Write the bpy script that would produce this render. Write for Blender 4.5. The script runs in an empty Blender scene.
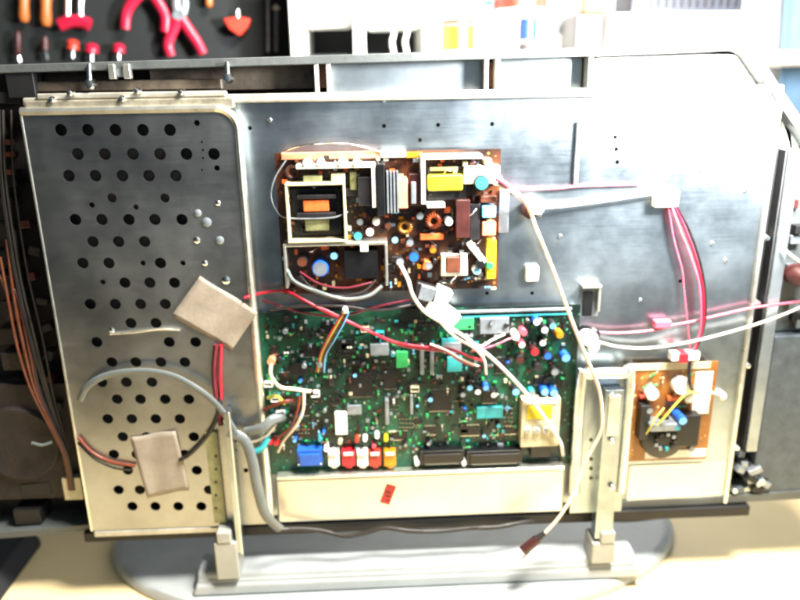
import bpy, bmesh, math, random
from mathutils import Vector, Matrix
random.seed(7)
S = bpy.context.scene
COL = S.collection
# ------------------------------------------------------------------ camera
F = 693.0
ZB = 0.10                      # height of the chassis' lower edge above the bench
CP = Vector((-0.0434, -0.7612, 0.5167+ZB))
PITCH, YAW, ROLL = 0.2968, 0.038, -0.0172
FW = Vector((math.sin(YAW)*math.cos(PITCH), math.cos(YAW)*math.cos(PITCH), -math.sin(PITCH)))
RT = FW.cross(Vector((0,0,1))).normalized(); UP = RT.cross(FW)
c_, s_ = math.cos(ROLL), math.sin(ROLL)
RT, UP = c_*RT + s_*UP, -s_*RT + c_*UP
cd = bpy.data.cameras.new('camera'); cam = bpy.data.objects.new('camera', cd); COL.objects.link(cam)
m = Matrix((( RT.x, UP.x, -FW.x, CP.x),(RT.y, UP.y, -FW.y, CP.y),(RT.z, UP.z, -FW.z, CP.z),(0,0,0,1)))
cam.matrix_world = m
cd.sensor_fit = 'HORIZONTAL'; cd.sensor_width = 36; cd.lens = F/800*36
cd.clip_start = 0.02; cd.clip_end = 50
cd.dof.use_dof = True; cd.dof.focus_distance = 0.70; cd.dof.aperture_fstop = 2.4
S.camera = cam

def ray(px, py): return (FW + RT*((px-400)/F) - UP*((py-300)/F))
def on(px, py, y=0.0):         # where a sight line meets the upright plane at depth y
    r = ray(px, py); t = (y-CP.y)/r.y; return CP + r*t
def tab(px, py, z=0.0):        # where it meets a level plane
    r = ray(px, py); t = (z-CP.z)/r.z; return CP + r*t
def rect(x0, y0, x1, y1, y=0.0):
    a, b, c, d = on(x0,y0,y), on(x1,y0,y), on(x0,y1,y), on(x1,y1,y)
    return (a.x+c.x)/2, (b.x+d.x)/2, (c.z+d.z)/2, (a.z+b.z)/2      # x0,x1,z0,z1

# ------------------------------------------------------------------ materials
def lin(h):
    v = [int(h[i:i+2],16)/255 for i in (0,2,4)]
    return tuple((c/12.92 if c<=.04045 else ((c+.055)/1.055)**2.4) for c in v)
def mat(name, h, rough=.5, metal=0.0, var=.15, scale=40, bump=0.0, alt=None, rvar=.1, coat=0, detail=4):
    m = bpy.data.materials.new(name); m.use_nodes = True; nt = m.node_tree; N = nt.nodes; L = nt.links
    b = N['Principled BSDF']; base = lin(h)
    tc = N.new('ShaderNodeTexCoord'); no = N.new('ShaderNodeTexNoise'); no.inputs['Scale'].default_value = scale
    no.inputs['Detail'].default_value = detail; no.inputs['Roughness'].default_value = .6
    L.new(tc.outputs['Object'], no.inputs['Vector'])
    r = N.new('ShaderNodeValToRGB'); L.new(no.outputs['Fac'], r.inputs['Fac'])
    r.color_ramp.elements[0].position = .32; r.color_ramp.elements[1].position = .68
    a = lin(alt) if alt else tuple(c*(1-var) for c in base)
    r.color_ramp.elements[0].color = (*a,1); r.color_ramp.elements[1].color = (*[min(1,c*(1+var*.6)) for c in base],1)
    L.new(r.outputs['Color'], b.inputs['Base Color'])
    mr = N.new('ShaderNodeMapRange'); L.new(no.outputs['Fac'], mr.inputs['Value'])
    mr.inputs['To Min'].default_value = max(.03,rough-rvar); mr.inputs['To Max'].default_value = min(1,rough+rvar)
    L.new(mr.outputs['Result'], b.inputs['Roughness'])
    b.inputs['Metallic'].default_value = metal
    if coat: b.inputs['Coat Weight'].default_value = coat
    if bump:
        n2 = N.new('ShaderNodeTexNoise'); n2.inputs['Scale'].default_value = scale*6; n2.inputs['Detail'].default_value = 3
        L.new(tc.outputs['Object'], n2.inputs['Vector'])
        bp = N.new('ShaderNodeBump'); bp.inputs['Strength'].default_value = bump; bp.inputs['Distance'].default_value = .002
        L.new(n2.outputs['Fac'], bp.inputs['Height']); L.new(bp.outputs['Normal'], b.inputs['Normal'])
    return m

def sheet_metal(name, h, rough, smudge=.25):
    m = mat(name, h, rough, 1.0, smudge, 9, 0, rvar=.13, detail=7)
    nt = m.node_tree; N = nt.nodes; L = nt.links; b = N['Principled BSDF']
    tc = [n for n in N if n.type=='TEX_COORD'][0]
    n2 = N.new('ShaderNodeTexNoise'); n2.inputs['Scale'].default_value = 28; n2.inputs['Detail'].default_value = 6
    vo = N.new('ShaderNodeTexVoronoi'); vo.inputs['Scale'].default_value = 160
    L.new(tc.outputs['Object'], n2.inputs['Vector']); L.new(tc.outputs['Object'], vo.inputs['Vector'])
    mp = N.new('ShaderNodeMapping'); mp.inputs['Scale'].default_value = (14,1,420); L.new(tc.outputs['Object'], mp.inputs['Vector'])
    n3 = N.new('ShaderNodeTexNoise'); n3.inputs['Scale'].default_value = 1.5; n3.inputs['Detail'].default_value = 4; L.new(mp.outputs['Vector'], n3.inputs['Vector'])
    mrn = [n for n in N if n.type=='MAP_RANGE'][0]
    a3 = N.new('ShaderNodeMath'); a3.operation='MULTIPLY_ADD'; a3.inputs[1].default_value=.10; a3.inputs[2].default_value=-.05; L.new(n3.outputs['Fac'], a3.inputs[0])
    a4 = N.new('ShaderNodeMath'); a4.operation='ADD'; L.new(a3.outputs[0], a4.inputs[0]); L.new(mrn.outputs['Result'], a4.inputs[1]); L.new(a4.outputs[0], b.inputs['Roughness'])
    ad = N.new('ShaderNodeMath'); ad.operation = 'MULTIPLY_ADD'; ad.inputs[1].default_value = .12
    L.new(vo.outputs['Distance'], ad.inputs[0]); L.new(n2.outputs['Fac'], ad.inputs[2])
    bp = N.new('ShaderNodeBump'); bp.inputs['Strength'].default_value = .25; bp.inputs['Distance'].default_value = .0010
    L.new(ad.outputs[0], bp.inputs['Height']); L.new(bp.outputs['Normal'], b.inputs['Normal'])
    return m

def board_mat(name, base, trace, dark, scale=120):
    m = bpy.data.materials.new(name); m.use_nodes = True; nt = m.node_tree; N = nt.nodes; L = nt.links
    b = N['Principled BSDF']; b.inputs['Roughness'].default_value = .35
    tc = N.new('ShaderNodeTexCoord')
    vo = N.new('ShaderNodeTexVoronoi'); vo.distance = 'MANHATTAN'; vo.feature = 'F1'; vo.inputs['Scale'].default_value = scale
    L.new(tc.outputs['Object'], vo.inputs['Vector'])
    w = N.new('ShaderNodeTexNoise'); w.inputs['Scale'].default_value = 15; w.inputs['Detail'].default_value = 5
    L.new(tc.outputs['Object'], w.inputs['Vector'])
    r1 = N.new('ShaderNodeValToRGB'); L.new(w.outputs['Fac'], r1.inputs['Fac'])
    r1.color_ramp.elements[0].position=.4; r1.color_ramp.elements[1].position=.62
    r1.color_ramp.elements[0].color=(*lin(dark),1); r1.color_ramp.elements[1].color=(*lin(base),1)
    gt = N.new('ShaderNodeMath'); gt.operation='LESS_THAN'; gt.inputs[1].default_value=.26
    L.new(vo.outputs['Distance'], gt.inputs[0])
    mx = N.new('ShaderNodeMixRGB'); L.new(gt.outputs[0], mx.inputs['Fac']); L.new(r1.outputs['Color'], mx.inputs['Color1'])
    mx.inputs['Color2'].default_value=(*lin(trace),1); L.new(mx.outputs['Color'], b.inputs['Base Color'])
    return m

M = dict(
 plate = sheet_metal('chassis_steel','a6b1b8',.33,.45),
 cover = sheet_metal('cover_steel','a6a8a8',.36,.3),
 apron = sheet_metal('bench_sheen_steel','e6e4dc',.42,.2),  # lighter than the chassis steel: the bench's reflection is put into the colour
 bright = mat('bright_steel','e8e6da',.3,.9,.15,60),
 chrome = mat('screw_steel','f2f2f0',.2,1,.1,80),
 rim = mat('rolled_edge_paint','b4b0a4',.4,.45,.2,50,.1),
 ridge = mat('dull_steel_strip','a29a86',.45,.6,.3,60,.2),
 shellp = mat('shell_plastic','4c504f',.5,0,.25,25,.2),
 shelld = mat('shell_dark','0f0c0b',.7,0,.5,40,.3, alt='20140f'),
 shellb = mat('shell_black','060607',.6,0,.2,30,.1),
 channel= mat('channel_brown','5a5044',.5,.2,.4,30,.2, alt='2e2620'),
 silver = mat('silver_strip','a9b2b6',.3,.75,.3,14),
 greyp = mat('speaker_plastic','454d52',.5,0,.3,60,.35),
 stand = mat('stand_plastic','9a9fa0',.42,0,.12,15,.08),
 standw = mat('socket_plastic','989993',.45,0,.12,30),
 black = mat('black_plastic','0d0d0f',.35,0,.2,60),
 dark = mat('component_dark','1c1a1c',.4,0,.4,90),
 dkred = mat('component_maroon','3a1410',.45,0,.3,90),
 brown = mat('component_brown','5c2f1a',.5,0,.3,90),
 orange= mat('component_orange','d3602a',.45,0,.2,120),
 salmon= mat('component_salmon','dd8a62',.5,0,.2,120),
 yellow= mat('component_yellow','c8b41c',.4,0,.15,90),
 olive = mat('component_olive','85845a',.5,0,.3,90),
 white = mat('component_white','ece8dc',.45,0,.1,90),
 cream = mat('component_cream','b8b090',.45,.1,.2,90),
 blue  = mat('component_blue','1f56b0',.35,0,.2,90),
 sky   = mat('component_pale_blue','6fb4e0',.3,0,.15,90),
 teal  = mat('component_teal','2f8f93',.35,0,.2,90),
 red   = mat('component_red','d0202c',.35,0,.15,90),
 green = mat('component_green','2c9a54',.4,0,.2,90),
 grey  = mat('component_grey','8a9196',.35,.5,.25,90),
 gold  = mat('component_gold','c98a22',.35,.4,.25,90),
 pcbg = board_mat('green_board','124f38','2f8060','03120d',130),
 pcbb = board_mat('brown_board','542f16','8c5c28','1c0e0a',130),
 pcbt = board_mat('tan_board','a06c2c','c9a564','6e3c16',110),
 wwhite = mat('wire_white','f2e6dc',.4,0,.06,60),
 wcream = mat('wire_cream','e2cdae',.4,0,.1,60),
 wpink = mat('wire_pink','bc5468',.4,0,.15,60),
 wred = mat('wire_red','b8142c',.4,0,.15,60),
 wmar = mat('wire_maroon','5a1020',.4,0,.15,60),
 wor = mat('wire_orange','6a2a16',.45,0,.25,60),
 wblk = mat('wire_black','1a1416',.4,0,.2,60),
 wbrown = mat('wire_brown','1f1a16',.5,0,.25,60),
 wgrey = mat('cable_grey','5f6564',.35,0,.15,40,coat=.3),
 wyel = mat('wire_yellow','c8c24a',.4,0,.15,60),
 card = mat('card_grey','8d8273',.75,0,.22,35,.12),
 table = mat('bench_wood','e6cf9e',.5,0,.07,6,.05),
 wall = mat('wall_paint','e8eaec',.8,0,.04,4),
 peg = mat('tool_board_felt','08090c',.85,0,.5,14,.1, alt='04100c'),
 hred = mat('handle_red','a01430',.35,0,.15,40),
 hcor = mat('handle_coral','b03426',.35,0,.15,40),
 hor = mat('handle_orange','9c5624',.4,0,.15,40),
 shelf = mat('shelf_white','eceae2',.5,0,.06,10),
 lyel = mat('print_yellow','b07c00',.5,0,.1,60), lblue = mat('print_blue','082c84',.5,0,.1,60), lcor = mat('print_coral','b03020',.5,0,.1,60), lteal = mat('print_teal','1a6a78',.5,0,.1,60),
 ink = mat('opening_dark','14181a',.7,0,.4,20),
 boxw = mat('carton_white','f0ece4',.6,0,.06,20),
 boxb = mat('carton_brown','2c2626',.6,0,.12,20),
 pinkink = mat('print_pink','cc4858',.6,0,.1,60),
 grill = mat('radio_grey','171a26',.5,.1,.3,40),
 cloth = mat('cloth_blue','56748e',.8,0,.2,8,.2),
 darkcloth = mat('floor_dark','10131c',.8,0,.4,10),
)
# ------------------------------------------------------------------ mesh builder
class MB:
    def __init__(s): s.v=[]; s.f=[]; s.mi=[]; s.mats=[]; s.sm=[]
    def _m(s, m):
        m = M[m] if isinstance(m,str) else m
        if m not in s.mats: s.mats.append(m)
        return s.mats.index(m)
    def add(s, vs, fs, m, smooth=False):
        k=len(s.v); s.v += [tuple(v) for v in vs]; i=s._m(m)
        for f in fs: s.f.append([a+k for a in f]); s.mi.append(i); s.sm.append(smooth)
        return s
    def box(s, x0,x1,y0,y1,z0,z1, m, rot=0, tilt=0):
        c=Vector(((x0+x1)/2,(y0+y1)/2,(z0+z1)/2)); R=Matrix.Rotation(rot,3,'Y') @ Matrix.Rotation(tilt,3,'X')
        vs=[c+R@(Vector((x,y,z))-c) for x in (x0,x1) for y in (y0,y1) for z in (z0,z1)]
        return s.add(vs,[(0,1,3,2),(4,6,7,5),(0,4,5,1),(2,3,7,6),(0,2,6,4),(1,5,7,3)],m)
    def cyl(s, c, ax, r, h, m, n=20, r2=None, cap=None):
        c=Vector(c); ax=Vector(ax).normalized(); r2=r if r2 is None else r2
        a=ax.orthogonal().normalized(); b=ax.cross(a); vs=[]
        for k,(rr,hh) in enumerate(((r,0),(r2,h))):
            for i in range(n):
                t=2*math.pi*i/n; vs.append(c+ax*hh+(a*math.cos(t)+b*math.sin(t))*rr)
        s.add(vs,[(i,(i+1)%n,n+(i+1)%n,n+i) for i in range(n)],m,True)
        s.add(vs,[tuple(range(n))[::-1]],m); s.add(vs,[tuple(range(n,2*n))],cap or m)
        return s
    def lathe(s, c, ax, prof, m, n=24):
        c=Vector(c); ax=Vector(ax).normalized(); a=ax.orthogonal().normalized(); b=ax.cross(a); vs=[]
        for rr,hh in prof:
            for i in range(n):
                t=2*math.pi*i/n; vs.append(c+ax*hh+(a*math.cos(t)+b*math.sin(t))*rr)
        fs=[(k*n+i,k*n+(i+1)%n,(k+1)*n+(i+1)%n,(k+1)*n+i) for k in range(len(prof)-1) for i in range(n)]
        return s.add(vs,fs,m,True)
    def tube(s, pts, r, m, n=10, flat=1.0, sub=8):
        P=[Vector(p) for p in pts]
        if len(P)>2 and sub>1:
            Q=[2*P[0]-P[1]]+P+[2*P[-1]-P[-2]]; o=[]
            for i in range(1,len(Q)-2):
                for k in range(sub):
                    t=k/sub; a,b,c,d=Q[i-1:i+3]
                    o.append(.5*((2*b)+(-a+c)*t+(2*a-5*b+4*c-d)*t*t+(-a+3*b-3*c+d)*t**3))
            o.append(P[-1]); P=o
        vs=[]; nrm=None
        for i,p in enumerate(P):
            t=(P[min(i+1,len(P)-1)]-P[max(i-1,0)]).normalized()
            if nrm is None: nrm=t.cross(Vector((0,1,0))); nrm = nrm if nrm.length>.05 else t.orthogonal(); nrm.normalize()
            nrm=(nrm-t*nrm.dot(t)).normalized(); bi=t.cross(nrm)
            rr = r[0]+(r[1]-r[0])*i/(len(P)-1) if isinstance(r,tuple) else r
            for k in range(n):
                a=2*math.pi*k/n; vs.append(p+nrm*math.cos(a)*rr+bi*math.sin(a)*rr*flat)
        fs=[(i*n+k,i*n+(k+1)%n,(i+1)*n+(k+1)%n,(i+1)*n+k) for i in range(len(P)-1) for k in range(n)]
        s.add(vs,fs,m,True); L=len(P)-1
        s.add(vs,[tuple(range(n))[::-1],tuple(range(L*n,L*n+n))],m)
        return s
    def prism(s, poly, y0, y1, m):     # polygon in (x,z), from y0 (front) to y1
        n=len(poly); vs=[(x,y0,z) for x,z in poly]+[(x,y1,z) for x,z in poly]
        return s.add(vs,[tuple(range(n)),tuple(range(n,2*n))[::-1]]+[(i,(i+1)%n,n+(i+1)%n,n+i) for i in range(n)],m)
    def build(s, name, parent=None, bevel=0, origin=None, **kw):
        me=bpy.data.meshes.new(name)
        o0 = Vector(origin) if origin is not None else (Vector((sum(v[0] for v in s.v),sum(v[1] for v in s.v),sum(v[2] for v in s.v)))/len(s.v))
        par = parent
        base = Vector((0,0,0)); q=par
        while q is not None: base += q.location; q=q.parent
        me.from_pydata([tuple(Vector(v)-o0) for v in s.v],[],s.f); me.update()
        for x in s.mats: me.materials.append(x)
        for p,i,sm in zip(me.polygons,s.mi,s.sm): p.material_index=i; p.use_smooth=sm
        bm=bmesh.new(); bm.from_mesh(me); bmesh.ops.remove_doubles(bm,verts=bm.verts,dist=1e-6)
        bmesh.ops.recalc_face_normals(bm,faces=bm.faces); bm.to_mesh(me); bm.free()
        if bevel:
            for p in me.polygons: p.use_smooth=True
            me.set_sharp_from_angle(angle=math.radians(40))
        else: me.set_sharp_from_angle(angle=math.radians(45))
        o=bpy.data.objects.new(name,me); COL.objects.link(o); o.parent=parent; o.location=o0-base
        if bevel:
            b=o.modifiers.new('bevel','BEVEL'); b.width=bevel; b.segments=2; b.limit_method='ANGLE'; b.angle_limit=math.radians(40); b.harden_normals=True
        return tag(o,**kw)
def tag(o,label=None,cat=None,group=None,kind=None):
    if label: o['label']=label
    if cat: o['category']=cat
    if group: o['group']=group
    if kind: o['kind']=kind
    return o
def empty(name,loc,**kw):
    o=bpy.data.objects.new(name,None); o.empty_display_size=.02; COL.objects.link(o); o.location=loc; return tag(o,**kw)
def perforated(name, poly, holes, y, th, m, parent):    # sheet with real holes; poly/holes in (x,z)
    cu=bpy.data.curves.new(name,'CURVE'); cu.dimensions='2D'; cu.fill_mode='BOTH'; cu.extrude=th/2
    def sp(pts):
        q=cu.splines.new('POLY'); q.points.add(len(pts)-1)
        for i,(a,b) in enumerate(pts): q.points[i].co=(a,b,0,1)
        q.use_cyclic_u=True
    cx=sum(p[0] for p in poly)/len(poly); cz=sum(p[1] for p in poly)/len(poly)
    sp([(a-cx,b-cz) for a,b in poly])
    for hx,hz,r in holes:
        k=18; sp([(hx-cx+r*math.cos(2*math.pi*i/k), hz-cz+r*math.sin(2*math.pi*i/k)) for i in range(k)])
    t=bpy.data.objects.new('tmp',cu); COL.objects.link(t)
    me=bpy.data.meshes.new_from_object(t.evaluated_get(bpy.context.evaluated_depsgraph_get()))
    bpy.data.objects.remove(t)
    me.transform(Matrix.Rotation(math.pi/2,4,'X')); me.name=name
    me.materials.clear(); me.materials.append(m)
    for p in me.polygons: p.use_smooth=False; p.material_index=0
    o=bpy.data.objects.new(name,me); COL.objects.link(o); o.parent=parent
    base=parent.location if parent else Vector((0,0,0))
    o.location=Vector((cx,y,cz))-base
    return o

# ================================================================== the television
X0,X1,Z0,Z1 = -.4,.4,ZB,ZB+.5116
tv = empty('television',(0,0,0),label='opened flat television seen from behind, metal chassis and circuit boards bared, on the bench',cat='television')

# --- plastic front shell behind the chassis
def P2(pts,y): return [(on(a,b,y).x,on(a,b,y).z) for a,b in pts]
outer=P2([(-110,68),(600,47),(742,42),(754,47),(802,118),(870,200),(822,498),(700,505),(400,520),(95,531),(-25,541)],-.004)
inner=P2([(-98,76),(600,56),(737,50),(747,55),(790,120),(852,205),(812,490),(700,498),(400,513),(95,524),(-15,534)],-.004)
b=MB(); n=len(outer)
b.prism(outer,.036,.046,'shelld')
b.build('shell_back',tv)
b=MB()
vs=[(x,-.004,z) for x,z in outer]+[(x,-.004,z) for x,z in inner]+[(x,.0355,z) for x,z in outer]+[(x,.0355,z) for x,z in inner]
fs=[]
for i in range(n):
    j=(i+1)%n; fs+=[(i,j,n+j,n+i),(2*n+i,2*n+j,j,i),(n+i,n+j,3*n+j,3*n+i),(3*n+i,3*n+j,2*n+j,2*n+i)]
b.add(vs,fs,'shellp'); b.build('shell_rim',tv,.001)
# silver and dark panels between the rim and the chassis, with upright ribs
def chan(name,x0,x1,y0,y1,m,yy=.02,th=.004,**k):
    r=rect(x0,y0,x1,y1,yy); return MB().box(r[0],r[1],yy,yy+th,r[2],r[3],m).build(name,tv,.0008,**k)
chan('channel_panel',330,484,61,92,'silver',.012,.02)
chan('channel_panel',500,582,58,92,'silver',.014,.02)
q_=P2([(596,58),(740,54),(750,60),(782,112),(800,140),(800,185),(783,185),(782,90),(596,92)],.014); MB().prism(q_,.014,.030,'white').build('glare_panel',tv,.001)  # white panel added to stand for the glare in the upper right corner
chan('channel_panel',150,314,66,90,'channel',.018,.015)
for x in (316,328,486,497,590):
    r=rect(x-2,56,x+2.5,93,-.003); MB().box(r[0],r[1],-.003,.034,r[2],r[3],'rim').build('rib',tv,.0008)
for x in (322,491):
    r=rect(x-5,62,x+5,88,.01); MB().box(r[0],r[1],.01,.02,r[2],r[3],'brown').build('clip',tv,.0008)
# left speaker bay
bay=MB()
for i in range(16):
    y=120+i*26; x=-8+i*2.6+random.uniform(-6,6)
    r=rect(x-14,y,x+random.uniform(6,20),y+random.uniform(8,20),.0+random.uniform(0,.015))
    bay.box(r[0],r[1],random.uniform(.004,.014),.034,r[2],r[3],random.choice(['shelld','shellb','shelld','shellb']),random.uniform(-.1,.1))
r=rect(-20,385,75,500,.004); bay.box(r[0],r[1],.006,.03,r[2],r[3],'shelld')
bay.lathe(((r[0]+r[1])/2-.01,.006,(r[2]+r[3])/2),(0,-1,0),[(.05,0),(.046,.005),(.03,.002),(0,.003)],'shelld',32)
bay.build('speaker',tv,.001,label='dark speaker housing in the left bay of the shell')
r=rect(-15,92,20,104,.0)
MB().box(r[0],r[1],.002,.03,r[2],r[3],'shellb').build('clip',tv,.001)
r=rect(6,68,34,98,-.002); MB().box(r[0],r[1],-.002,.03,r[2],r[3],'shellb').build('clip',tv,.001)
for yy in (140,152,170): 
    r=rect(-10,yy,14,yy+5,0); MB().box(r[0],r[1],0,.004,r[2],r[3],'brown' if yy!=152 else 'wor').build('tape',tv,.0005)
r=rect(63,478,82,500,-.004); MB().box(r[0],r[1],-.004,.02,r[2],r[3],'cream').build('tape',tv,.0008,label='pale tape round the orange wires at the lower left')
# right side: black gap, silver post, grey speaker box
r1=on(772,180,.0); r2=on(733,500,.0)
post=MB()
a,bq=on(797,150,-.004),on(752,452,-.004)
xa=(a.x+bq.x)/2
post.box(xa-.0075,xa+.0065,-.004,.03,bq.z,a.z,'silver'); post.box(xa-.0105,xa-.0078,-.001,.03,bq.z-.01,a.z,'shellb')
post.build('side_post',tv,.0015,label='bright silver upright post at the right of the chassis')
gap=MB(); gap.box(.402,xa-.011,.012,.03,Z0-.005,Z1-.06,'shellb'); gap.build('side_channel',tv)
for (px,py) in ((766,238),(757,303),(747,365),(736,447),(734,490)):
    p=on(px,py,-.002); MB().lathe(p,(0,-1,0),[(0,.004),(.0028,.0035),(.0042,.001),(.0042,-.012)],'chrome').build('screw',tv)
r=rect(770,335,850,497,-.002)
sp=MB(); sp.box(xa+.008,r[1],-.002,.03,r[2]+.004,r[3],'greyp')
sp.build('speaker_box',tv,.003,label='grey plastic speaker box in the right bay of the shell')
sp=MB(); r=rect(784,170,850,330,.01); sp.box(r[0],r[1],.01,.03,r[2],r[3],'shellp')
for q in range(10):
    p=on(random.uniform(788,800),random.uniform(185,325),.005); sp.box(p.x-.004,p.x+.008,random.uniform(-.004,.008),.012,p.z-.004,p.z+.006,random.choice(['shellb','greyp','dkred','silver']))
sp.build('speaker_bracket',tv,.0008)
p=on(799,276,-.012); MB().lathe(p,(0,-1,0),[(0,.012),(.007,.011),(.011,.004),(.012,-.012)],'dkred').build('ferrite_ring',tv)
# lower right clutter under the speaker
cl=MB()
for q in range(14):
    p=on(random.uniform(738,765),random.uniform(450,492),-.002); w=random.uniform(.003,.009)
    cl.box(p.x-w,p.x+w,random.uniform(-.008,.0),.02,p.z-.004,p.z+.004,random.choice(['shellb','greyp','silver','shellp','grey']),random.uniform(-.6,.6))
cl.build('corner_clips',tv,.0006)

# --- chassis plate with real holes
holes=[]
def H(px,py,r,y=0): 
    p=on(px,py,y); return (p.x,p.z,r)
for a in [(384,126),(438,125),(492,124),(250,128),(487,293),(532,293),(680,281),(615,137),(616,149),(617,162),(420,140)]: holes.append(H(a[0],a[1],.0022))
for i in range(8): holes.append(H(591,434+i*6.5,.0018))
plate=perforated('chassis_plate',[(X0,Z0),(X1,Z0),(X1,Z1),(X0,Z1)],holes,0,.0016,M['plate'],tv)
r=(X0,X1,Z1-.009,Z1)
MB().box(X0+.001,X1,-.007,-.001,Z1-.007,Z1+.002,'rim').build('plate_lip',tv,.0025)
MB().box(X1-.004,X1+.001,-.006,.012,Z0,Z1-.012,'bright').build('side_lip',tv,.001)
bb=MB(); bb.box(X0-.012,X1+.03,-.010,.03,Z0-.017,Z0-.0025,'shellb'); bb.build('bottom_rail',tv,.002)
# embossed groove, pads, and pressed ring marks on the plate
def on_plate(name,px0,py0,px1,py1,h,m,bev=.0006,base=.001,parent=None,**k):
    r=rect(px0,py0,px1,py1,-(base+h)); return MB().box(r[0],r[1],-(base+h),-base,r[2],r[3],m).build(name,parent or tv,bev,**k)
on_plate('groove_bar',575,121,580,187,.004,'grey',.002)
on_plate('foam_pad',526,266,539,282,.006,'white',.002,label='small white square pad under the power board corner')
on_plate('foam_pad',655,190,680,208,.012,'white',.003,label='white wire holder at the bright upper right')
on_plate('relay_block',499,190,509,233,.012,'grey',.001)
br=MB(); r=rect(581,285,600,318,-.008); br.box(r[0],r[1],-.003,-.001,r[2],r[3],'grey'); br.box(r[0],r[1],-.012,-.003,r[3]-.003,r[3],'bright'); br.box(r[1]-.003,r[1],-.010,-.003,r[2]+.008,r[3]-.003,'bright'); br.box(r[0]+.004,r[1]-.008,-.007,-.003,r[2]+.002,r[3]-.009,'black')
br.build('clip_bracket',tv,.0006)
for px,py in ((384,100),(540,215),(712,243),(725,260),(560,236),(640,300),(270,120),(745,190),(700,170)):
    p=on(px,py,0); MB().lathe(p,(0,-1,0),[(0,.003),(.0015,.0028),(.0026,.0012),(.0026,0)],'chrome').build('screw',plate)

# --- perforated cover at the left
cy=-.018
r=rect(24,112,243,560,cy); cx0=on(22,120,cy).x; cx1=on(244,200,cy).x; cz1=on(130,110,cy).z; cz0=Z0+.006
cx0=min(cx0,on(30,160,cy).x)
rad=.022; poly=[(cx0,cz0),(cx1,cz0)]+[(cx1-rad+rad*math.cos(t*math.pi/16),cz1-rad+rad*math.sin(t*math.pi/16)) for t in range(9)]+[(cx0,cz1)]
rows={130:[61,88,115.5,143,170],154:[78,105,133,160,186.5,214],175.7:[69,95.5,122.5,149,176],198:[112,165],219.5:[75.6,102,129,155,182],
241.6:[93,118.7,144.7],263:[83,109,160.5],282.7:[125,150,174.5],304:[90.4,115.4,140.7,165.4],323:[131,156],342:[97,169.4,195.7],
362:[112,136,161,185],382:[102,126.6,152],399:[117.4,140.7,165.4,189],418.6:[108,132,156,180],436.5:[123,147,170,194],454:[114,137,162,185],
470:[128,197],489.5:[118.8,140,209],506:[132.6,155.6,178.5,201.5]}
hs=[]
for y,xs in rows.items():
    for x in xs: hs.append(H(x,y,.0062 if y!=198 else .0050,cy))
for x,y in ((197,123),(143,263),(183,263),(103,282),(217,168),(136,207),(92,205),(202,142),(203,150),(203,158),(202,170)): hs.append(H(x,y,.003 if y not in(142,150,158,170) else .0012,cy))
for i in range(6): hs.append(H(235,440+i*10.5,.0026,cy))
hs.append(H(246,470,.003,cy)); hs.append(H(237,506,.0035,cy))
cover=perforated('cover_plate',poly,hs,cy,.0014,M['cover'],tv)
cover['label']='perforated grey sheet cover filling the left of the chassis'
# its folded sides
sd=MB()
def wallstrip(p0,p1,w,m): # vertical sheet from cover edge back to plate
    a=Vector((p0[0],cy-.0012,p0[1])); b_=Vector((p1[0],cy-.0012,p1[1]))
    sd.add([a,b_,(b_.x,-.001,b_.z),(a.x,-.001,a.z)],[(0,1,2,3)],m)
edge=[(cx1,cz0)]+poly[2:]
pts=[Vector((x,cy+.0012,z)) for x,z in edge]
sd.tube(pts,.0046,'bright',8,1.0,1)
for i in range(len(edge)-1): wallstrip(edge[i],edge[i+1],0,'cover')
wallstrip(edge[-1],(cx0,cz0),0,'cover')
sd.tube([(cx0,cy,cz1),(cx0,cy,cz0)],.0016,'bright',8,1,1)
sd.build('cover_edge',tv)
MB().box(cx0+.004,cx1-.008,-.006,-.003,cz0+.004,cz1-.004,'shellb').build('hole_shade_sheet',tv)  # black sheet added as the shade behind the cover's holes
# strips and screws along the top of the cover
for (x0,y0,x1,y1,d,mm) in ((36,92,226,98,-.010,'rim'),(24,99,234,110,-.0165,'ridge'),(36,80,222,91,.004,'channel')):
    r=rect(x0,y0,x1,y1,d); MB().box(r[0],r[1],d,d+.01,r[2],r[3],mm).build('edge_strip',tv,.0018)
for px,py in ((70,93),(137,91),(181,92),(52,100),(122,99)):
    p=on(px,py,-.016); MB().lathe(p,(0,-1,0),[(0,.004),(.0022,.0035),(.0034,.001),(.0034,-.006)],'chrome').build('screw',tv)
for px,py,h in ((90,84,20),(228,78,16)):
    p=on(px,py,-.008); q=on(px-1,py-h,-.006)
    s=MB(); s.lathe(p,(0,-1,0),[(0,.005),(.004,.004),(.0055,0),(.0055,-.006)],'chrome'); s.tube([p,q],(.0035,.002),'chrome',8,1,1); s.build('cable_clip',tv)
r=rect(108,64,130,79,-.008); s=MB(); s.box(r[0],r[0]+.007,-.008,.0,r[2],r[3],'bright'); s.box(r[1]-.007,r[1],-.008,.0,r[2],r[3],'bright'); s.box(r[0]+.0071,r[1]-.0071,-.004,.0,r[2]+.002,r[3]-.002,'grey'); s.build('latch',tv,.001)
for px,py,rr in ((197,240,.0035),(220,240,.0045),(205,263,.003),(226,280,.0045),(218,203,.0028),(198,213,.004),(207,222,.005),(112,330,.003)):
    p=on(px,py,cy); mm='chrome' if rr<.004 or px==226 else 'grey'
    MB().lathe((p.x,cy-.0008,p.z),(0,-1,0),[(0,.0016),(rr*.6,.0014),(rr,.0004),(rr,0)],mm).build('rivet',cover)
# bottom lip of the cover
MB().box(cx0+.002,cx1-.04,-.020,-.004,cz0-.009,cz0-.001,'rim').build('cover_lip',tv,.002)

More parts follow.
